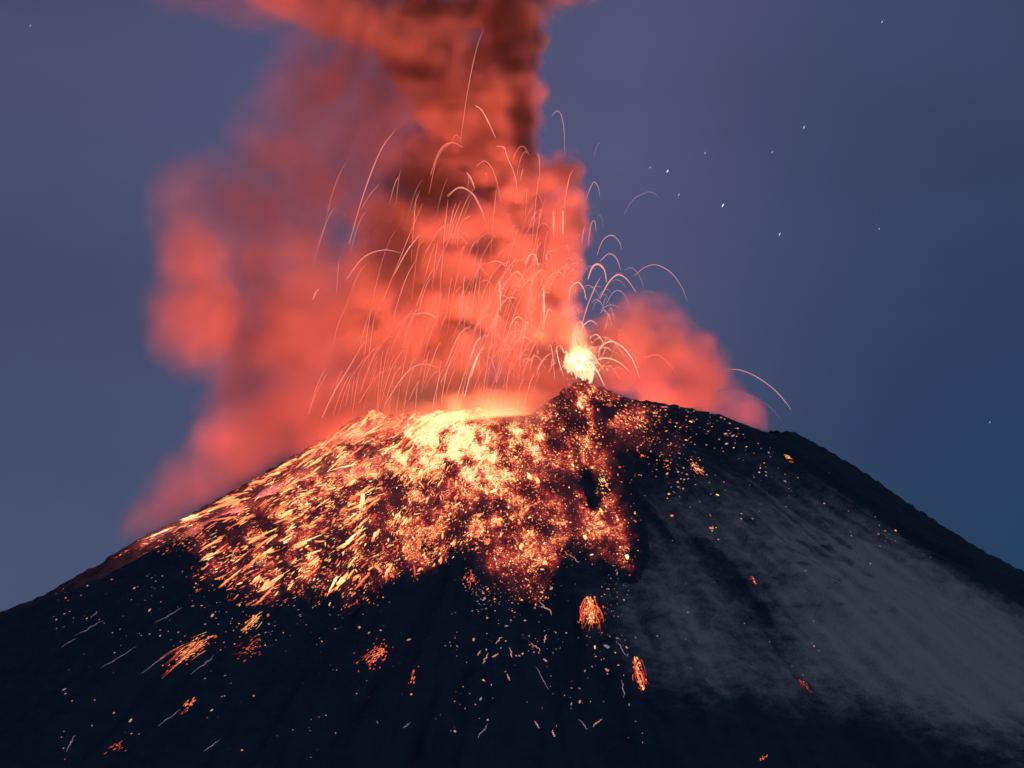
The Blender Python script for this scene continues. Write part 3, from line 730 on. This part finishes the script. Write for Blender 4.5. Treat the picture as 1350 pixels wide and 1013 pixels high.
# ------------------------------------------------------------------ rim knob
kp, ok = hit([1021.], [571.])
uvk = rng.normal(0, 1, (26, 3))
P = uvk*np.array([4.2, 3.5, 1.2]); P[:, 2] = abs(P[:, 2])-2.5
v, f, h = clots(P, np.tile([0, 0, 1.], (26, 1)), np.tile([1., 0, 0], (26, 1)), rng.uniform(2.5, 5, 26), rng.uniform(2.5, 4.5, 26), np.zeros(26))
ro = link('rock_outcrop', mesh_from('rock_outcrop', v, f, MROCK, False, {'ash': np.zeros(len(v))}), None, kp[0]+np.array([0, 0, 1.]))
tag(ro, 'small dark rock knob standing on the right crater rim', 'rock')

# ------------------------------------------------------------------ stars (far beyond the mountain)
stars = [(1163, 29, .7, 'pale star nearest the upper right corner'), (1060, 168, 1.0, 'clear star right of the middle of the right sky'), (929.5, 202, .6, 'faint star above the brightest pair'),
 (1018, 201, .5, 'faint star left of the clear single star'), (880, 226, 1.5, 'bright star nearest the column, left of the bright pair'), (857, 221, .35, 'barely visible star beside the left bright star'),
 (895, 257, .6, 'faint star below the left bright star'), (953, 271, 1.7, 'brightest star, lower right of the bright pair'), (1028, 309, 1.1, 'clear star lowest of the row of stars'),
 (1159, 302, .4, 'faint star alone at mid right'), (1305, 557, .4, 'faint star low over the right ridge'), (40, 34, .35, 'faint star in the upper left corner')]
for i, (u, v_, b, lab) in enumerate(stars):
    D = 80000.; p = CAM+ray([u], [v_])[0]*D; sc_ = D/F
    m = emit_mat('starlight', (.75, .85, 1), .30+.55*b)
    me = bpy.data.meshes.new('star')
    import bmesh
    bm = bmesh.new(); bmesh.ops.create_icosphere(bm, subdivisions=1, radius=1); bm.to_mesh(me); bm.free(); me.materials.append(m)
    o = link('star', me, None, p); o.rotation_euler = (0, R(25), 0); k = .65+.35*b
    o.scale = (sc_*.75*k, sc_*.75*k, sc_*2.2*k); tag(o, lab, 'star', 'stars in the night sky')

# ------------------------------------------------------------------ smoke
# puffs in photo pixels: x, y, rx, ry, rotation, density, depth, half depth, softness (1 = crisp, 0 = soft)
PUFFS = [
 (205, 690, 54, 36, -30, .3, 30, 50, 0), (255, 650, 74, 50, -30, .45, 35, 60, 0), (320, 605, 84, 62, -30, .6, 45, 70, 0), (400, 560, 90, 65, -30, .75, 80, 100, 0), (480, 520, 95, 70, -15, .9, 90, 110, 0),
 (252, 405, 58, 95, 12, .75, 130, 70, .1), (240, 350, 44, 60, -10, .4, 135, 60, .1), (285, 425, 40, 60, 0, .5, 130, 60, 0), (285, 290, 90, 90, 0, .24, 150, 80, 0), (235, 330, 45, 70, 0, .25, 150, 60, 0), (325, 530, 70, 90, 0, .30, 150, 80, 0),
 (380, 420, 62, 110, 10, .65, 130, 80, 0), (330, 410, 60, 150, 5, .40, 160, 80, 0), (430, 470, 90, 100, 0, .7, 110, 100, 0),
 (520, 440, 110, 120, 0, .9, 100, 110, 0), (610, 430, 120, 130, 0, 1.0, 90, 110, .1), (690, 440, 85, 120, 0, 1.0, 80, 90, .2), (600, 520, 130, 60, 0, .8, 60, 90, 0), (700, 510, 60, 50, 0, .8, 60, 70, .2),
 (560, 320, 110, 60, 15, .8, 120, 100, .2), (640, 320, 90, 70, 10, .9, 100, 90, .3), (700, 300, 70, 80, 0, 1.1, 80, 70, .6), (735, 270, 48, 46, -30, 1.2, 70, 45, .8), (725, 340, 42, 60, 0, 1.2, 70, 45, .8), (735, 400, 36, 60, 0, .9, 60, 45, .6),
 (755, 222, 24, 30, 10, .8, 90, 35, .6), (700, 240, 60, 40, 20, .8, 90, 60, .5),
 (500, 380, 80, 80, 0, .6, 130, 90, 0), (450, 300, 80, 110, 0, .16, 150, 90, 0), (430, 190, 110, 150, 0, .26, 170, 100, 0), (500, 230, 90, 100, 0, .25, 150, 90, 0), (365, 270, 90, 130, 0, .26, 170, 90, 0),
 (450, 110, 80, 110, 0, .34, 165, 90, 0), (405, 120, 70, 110, 0, .2, 165, 90, 0), (520, 160, 70, 80, 0, .3, 150, 80, 0), (590, 240, 90, 70, 20, .8, 130, 90, .2), (650, 215, 75, 60, 15, .9, 110, 80, .4), (620, 160, 95, 60, 10, .9, 120, 90, .4), (670, 115, 52, 38, 10, 1.1, 110, 60, .8), (590, 100, 90, 60, 15, .9, 130, 90, .4),
 (690, 165, 30, 60, -5, .8, 130, 50, .3), (668, 70, 46, 70, 0, 1.0, 140, 70, .5), (672, 20, 40, 60, 0, .9, 140, 70, .4), (665, 60, 50, 60, 0, .7, 150, 70, .3), (560, 60, 100, 50, 15, .9, 140, 90, .3), (470, 30, 110, 40, 18, .8, 150, 90, .2), (390, -5, 110, 36, 15, .65, 160, 90, .1), (600, 10, 120, 60, 0, .8, 160, 100, .2),
 (640, -60, 150, 80, 0, .7, 170, 110, .2), (480, -70, 170, 80, 0, .6, 170, 110, .2), (710, 5, 45, 26, -10, .3, 170, 60, .0), (600, -160, 200, 110, 0, .6, 180, 130, .2), (300, 10, 120, 30, 10, .10, 170, 70, 0),
 (790, 500, 46, 40, 25, .8, 70, 50, .1), (735, 505, 44, 40, 0, .8, 60, 50, .1), (770, 500, 40, 36, 0, .7, 60, 45, .1), (810, 470, 55, 60, 20, .7, 110, 70, .2), (845, 452, 64, 58, 20, .6, 120, 70, .15), (900, 492, 64, 54, 25, .65, 120, 70, .15), (945, 522, 54, 38, 35, .5, 110, 60, .1), (985, 550, 40, 28, 40, .45, 90, 50, .1), (880, 530, 90, 40, 15, .8, 90, 60, .2),
 (766, 478, 26, 24, 28, .7, -4, 26, .1), (757, 440, 24, 40, 0, .8, 8, 30, .3),
]
def mist(px, py, rx, ry, rot, w_, hd):                          # thin hot mist lying on the slope
    p, ok = hit([px], [py]); PUFFS.append((px, py-6, rx, ry, rot, w_, p[0, 1]-8, hd, 0))
mist(640, 558, 95, 34, -4, .55, 48); mist(560, 570, 90, 36, -15, .35, 45); mist(470, 585, 90, 38, -28, .40, 45); mist(690, 560, 55, 34, 0, .4, 45); mist(380, 640, 80, 30, -30, .07, 40); mist(750, 595, 34, 22, 0, .35, 25); mist(835, 590, 24, 50, 10, .16, 30)
# dark ash, and shaded pockets put into the smoke colour: x, y, rx, ry, rotation, strength
ASH_SHADE = [(590, 90, 220, 150, 0, .32), (440, 120, 110, 110, 0, .65), (560, 252, 80, 50, 10, 1.0), (600, 378, 80, 22, 12, .42), (505, 330, 50, 80, 0, .75), (688, 165, 24, 75, -8, 1.0), (668, 40, 40, 70, -5, 1.0), (530, 95, 48, 22, 12, .8), (430, 200, 130, 170, 0, .6),
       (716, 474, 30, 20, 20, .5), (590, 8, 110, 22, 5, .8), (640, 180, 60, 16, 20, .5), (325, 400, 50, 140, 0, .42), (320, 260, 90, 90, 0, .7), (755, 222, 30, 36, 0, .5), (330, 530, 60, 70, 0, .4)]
st = 6.0
x0, x1 = at(np.array([120.]), np.array([500.]), np.array([0.]))[0][0], at(np.array([1060.]), np.array([500.]), np.array([0.]))[0][0]
zlo, zhi = at(np.array([675.]), np.array([740.]), np.array([0.]))[0][2], at(np.array([675.]), np.array([-270.]), np.array([200.]))[0][2]
sx = np.arange(x0, x1, st); sz = np.arange(zlo, zhi, st); sy = np.arange(-200, 330, 12.)
SX, SY, SZ = np.meshgrid(sx, sy, sz, indexing='ij')
PU, PVv = proj(np.stack([SX, SY, SZ], -1))
# domain warp: rising, curling billows
wx = (fbm(SX/85, SY/85, SZ/85, 3, 101)-.5)*70 + (fbm(SX/30, SY/30, SZ/30, 2, 105)-.5)*24
wz = (fbm(SX/85, SY/85, SZ/85, 3, 111)-.5)*60 + (fbm(SX/30, SY/30, SZ/30, 2, 115)-.5)*22
dens = np.zeros_like(SX)
for (cx, cy, rx, ry, rot, wgt, yc, hd, cr) in PUFFS:
    c, s = math.cos(R(rot)), math.sin(R(rot))
    kk = min(1., min(rx, ry)/55.)*(.55+.45*cr)
    uu, vv = PU+wx*kk-cx, PVv+wz*kk-cy
    q = np.sqrt(((uu*c+vv*s)/rx)**2+((-uu*s+vv*c)/ry)**2+((SY-yc)/hd)**2)
    lo_ = .25+.50*cr; hi_ = 1.30-.15*cr
    dens = np.maximum(dens, wgt*(1-sstep(lo_, hi_, q)))*.75+.25*(dens+wgt*(1-sstep(lo_, hi_, q)))
fold = (1-sstep(180, 300, PVv))*sstep(430, 540, PU)                                     # the upper column is drawn out into slanting folds
fa_, fb_ = SX*.93-SZ*.36, SX*.36+SZ*.93
det = fbm(fa_/(38+6*fold)+wx/60, SY/42, fb_/(38+6*fold)+wz/60, 4, 121)
crispf = sstep(380, 620, PU)*(1-.6*sstep(430, 520, PVv))
det2 = fbm(SX/17+wx/25, SY/20, SZ/15+wz/25, 2, 131)
solid = dens*.42*sstep(560, 600, PU)*(1-sstep(150, 300, PVv))
dens = dens*((.50-.14*crispf)+(1.0+1.3*crispf)*sstep(.33+.05*crispf, .66-.08*crispf, det))*(1-crispf*.8*(1-sstep(.3, .62, det2)))
dens = np.maximum(dens, solid)
ash_shade_f = np.zeros_like(SX)
for (cx, cy, rx, ry, rot, wgt) in ASH_SHADE:
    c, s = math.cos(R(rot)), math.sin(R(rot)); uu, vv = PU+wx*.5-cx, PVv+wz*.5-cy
    q = np.sqrt(((uu*c+vv*s)/rx)**2+((-uu*s+vv*c)/ry)**2); ash_shade_f = np.maximum(ash_shade_f, wgt*(1-sstep(.35, 1.25, q)))
ash_shade_f = np.clip(ash_shade_f + .5*crispf*(1-sstep(260, 380, PVv))*(sstep(.5, .75, fbm(fa_/58, SY/70, fb_/62, 3, 141))), 0, 1)
dens *= SZ > (zinterp(SX.ravel(), SY.ravel()).reshape(SX.shape)-6)
keep = dens > .004
# pull the edge of the box of points in to what is filled
WQ = 60
dq = np.clip(np.round(np.clip(dens, 0, 2)/2*WQ).astype(int), 0, WQ)
grow = keep.copy()
for a in range(3): grow |= np.roll(grow, 1, a) | np.roll(grow, -1, a)
box_lo = np.array([sx[0], sy[0], sz[0]])-st; box_hi = np.array([sx[-1], sy[-1], sz[-1]])+st
pts = np.stack([SX[grow], SY[grow], SZ[grow]], -1); wq = dq[grow]
# hull: coarse cells that hold smoke, as one closed skin
cs = 8
nxs, nys, nzs = [math.ceil(k/c_) for k, c_ in zip(SX.shape, (cs, cs//2, cs))]
occ = np.zeros((nxs+2, nys+2, nzs+2), bool)
gi = np.argwhere(grow); occ[gi[:, 0]//cs+1, gi[:, 1]//(cs//2)+1, gi[:, 2]//cs+1] = True
hv_, hf_, vid = [], [], {}
cell = np.array([st*cs, 12*(cs//2), st*cs]); org = np.array([sx[0]-st*.5, sy[0]-6, sz[0]-st*.5])
def vert(i, j, k):
    if (i, j, k) not in vid:
        vid[(i, j, k)] = len(hv_); hv_.append(org+cell*(np.array([i, j, k])-1))
    return vid[(i, j, k)]
QF = {(1, 0, 0): [(1, 0, 0), (1, 1, 0), (1, 1, 1), (1, 0, 1)], (-1, 0, 0): [(0, 0, 0), (0, 0, 1), (0, 1, 1), (0, 1, 0)], (0, 1, 0): [(0, 1, 0), (0, 1, 1), (1, 1, 1), (1, 1, 0)],
      (0, -1, 0): [(0, 0, 0), (1, 0, 0), (1, 0, 1), (0, 0, 1)], (0, 0, 1): [(0, 0, 1), (1, 0, 1), (1, 1, 1), (0, 1, 1)], (0, 0, -1): [(0, 0, 0), (0, 1, 0), (1, 1, 0), (1, 0, 0)]}
for i, j, k in np.argwhere(occ):
    for dn, q in QF.items():
        if not occ[i+dn[0], j+dn[1], k+dn[2]]: hf_.append([vert(i+a, j+b, k+c) for a, b, c in q])
nh = len(hv_)
allv = np.vstack([np.array(hv_), pts])
sm = mesh_from('smoke_plume', allv, hf_, None, False)
smoke = link('smoke_plume', sm)
tag(smoke, 'tall red lit plume of ash smoke rising from the crater and leaning left', 'smoke plume', kind='stuff')
vg = smoke.vertex_groups.new(name='density')
for k in range(1, WQ+1):
    ii = np.nonzero(wq == k)[0]+nh
    if len(ii): vg.add(ii.tolist(), k/WQ, 'REPLACE')
va = smoke.vertex_groups.new(name='ash_shade'); aq = np.round(ash_shade_f[grow]*24).astype(int)
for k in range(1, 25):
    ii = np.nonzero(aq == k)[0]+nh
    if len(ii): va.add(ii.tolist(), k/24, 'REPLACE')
MS, t_ = newmat('ash_smoke')
pda = N(t_, 'ShaderNodeTexPointDensity', point_source='OBJECT', space='OBJECT', radius=st*1.35, resolution=110, interpolation='Linear', vertex_color_source='VERTEX_WEIGHT', vertex_attribute_name='ash_shade')
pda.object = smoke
pdn = N(t_, 'ShaderNodeTexPointDensity', point_source='OBJECT', space='OBJECT', radius=st*1.35, resolution=190, interpolation='Linear', vertex_color_source='VERTEX_WEIGHT', vertex_attribute_name='density')
pdn.object = smoke
pv = N(t_, 'ShaderNodeVolumePrincipled'); o_ = N(t_, 'ShaderNodeOutputMaterial')
SIGMA = .024
tcx = N(t_, 'ShaderNodeTexCoord'); sx_ = N(t_, 'ShaderNodeSeparateXYZ'); t_.links.new(tcx.outputs['Object'], sx_.inputs[0])
crisp = math_(t_, 'MULTIPLY', math_(t_, 'MULTIPLY', maprange(t_, sx_.outputs[0], -260, -40, 0, 1), maprange(t_, sx_.outputs[0], 105, 150, 1, .25)), maprange(t_, sx_.outputs[1], -70, 30, .3, 1))                # the young part of the column is sharper edged
nz = N(t_, 'ShaderNodeTexNoise'); nz.inputs['Scale'].default_value = .034; nz.inputs['Detail'].default_value = 3; nz.inputs['Roughness'].default_value = .6; nz.inputs['Distortion'].default_value = .7
mpn = N(t_, 'ShaderNodeMapping'); mpn.inputs['Rotation'].default_value = (0, R(28), 0); mpn.inputs['Scale'].default_value = (.85, .8, 1.0)
t_.links.new(tcx.outputs['Object'], mpn.inputs[0]); t_.links.new(mpn.outputs[0], nz.inputs['Vector'])
ero = math_(t_, 'MULTIPLY', math_(t_, 'SUBTRACT', nz.outputs[0], .32), math_(t_, 'MULTIPLY', crisp, .38))
dn_ = math_(t_, 'MAXIMUM', math_(t_, 'SUBTRACT', pdn.outputs['Color'], ero), 0.0)
dn_ = math_(t_, 'MULTIPLY', dn_, math_(t_, 'ADD', 1.0, math_(t_, 'MULTIPLY', crisp, .7)))
t_.links.new(math_(t_, 'MULTIPLY', dn_, SIGMA*2), pv.inputs['Density'])
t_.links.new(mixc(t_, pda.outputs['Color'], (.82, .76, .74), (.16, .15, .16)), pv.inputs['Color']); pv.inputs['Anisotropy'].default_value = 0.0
t_.links.new(pv.outputs[0], o_.inputs['Volume'])
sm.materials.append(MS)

# ------------------------------------------------------------------ unseen lamps added for the light the lava gives off
RED = (1, .108, .056)
ORANGE = (1, .135, .050)
def glow(p, nrm, power, size, col=RED):
    """unseen disk lamp standing in for lava light: it shines only to the side it faces"""
    l = bpy.data.lights.new('lava_glow_lamp', 'AREA'); l.shape = 'DISK'; l.size = size; l.energy = power*1e6; l.color = col
    o = bpy.data.objects.new('lava_glow_lamp', l); COL.objects.link(o); o.location = p
    o.rotation_euler = Vector([-float(k) for k in nrm]).to_track_quat('Z', 'Y').to_euler()
def field_glow(px, py, power, size=70, tilt=.35, col=RED):
    p, ok = hit([px], [py]); n, d = slope_dir(p[:, 0], p[:, 1], 40.)
    n = n[0]+np.array([0, tilt, 0]); n /= np.linalg.norm(n); glow(p[0]+n*18, n, power, size, col)
def smoke_fill(px, py, Yd, nrm, power, size, col=RED): glow(at(np.array([float(px)]), np.array([float(py)]), np.array([float(Yd)]))[0], nrm, power, size, col)  # unseen lamp added to light the smoke
field_glow(630, 575, 1.05, 160, .25, col=(1, .22, .08)); field_glow(660, 650, 4.4, 130, col=ORANGE); field_glow(540, 620, 7.0, 120, .5, col=ORANGE); field_glow(450, 640, 5.6, 110, .7, col=ORANGE)
field_glow(370, 650, 3.4, 90, 1.0); field_glow(290, 690, 2.6, 70, 1.2); field_glow(230, 707, .7, 40, 1.3); field_glow(560, 700, 2.4, 120); field_glow(790, 545, 1.4, 60)
for gx_, gy_ in ((752, 478), (768, 488), (784, 498)): smoke_fill(gx_, gy_, -16, (0, -.1, 1), .17, 16, (1, .40, .16))
smoke_fill(700, 440, -150, (-.3, .8, .45), 2.2, 100)
smoke_fill(690, 330, -180, (-.2, .8, .5), 1.05, 120)
smoke_fill(630, 170, -200, (-.2, .8, .5), 1.9, 130)
smoke_fill(330, 500, -130, (-.3, .6, .7), 1.3, 130)
smoke_fill(860, 535, -25, (.3, .3, .9), 1.7, 50)
smoke_fill(975, 562, -5, (.2, .3, .9), .5, 30)
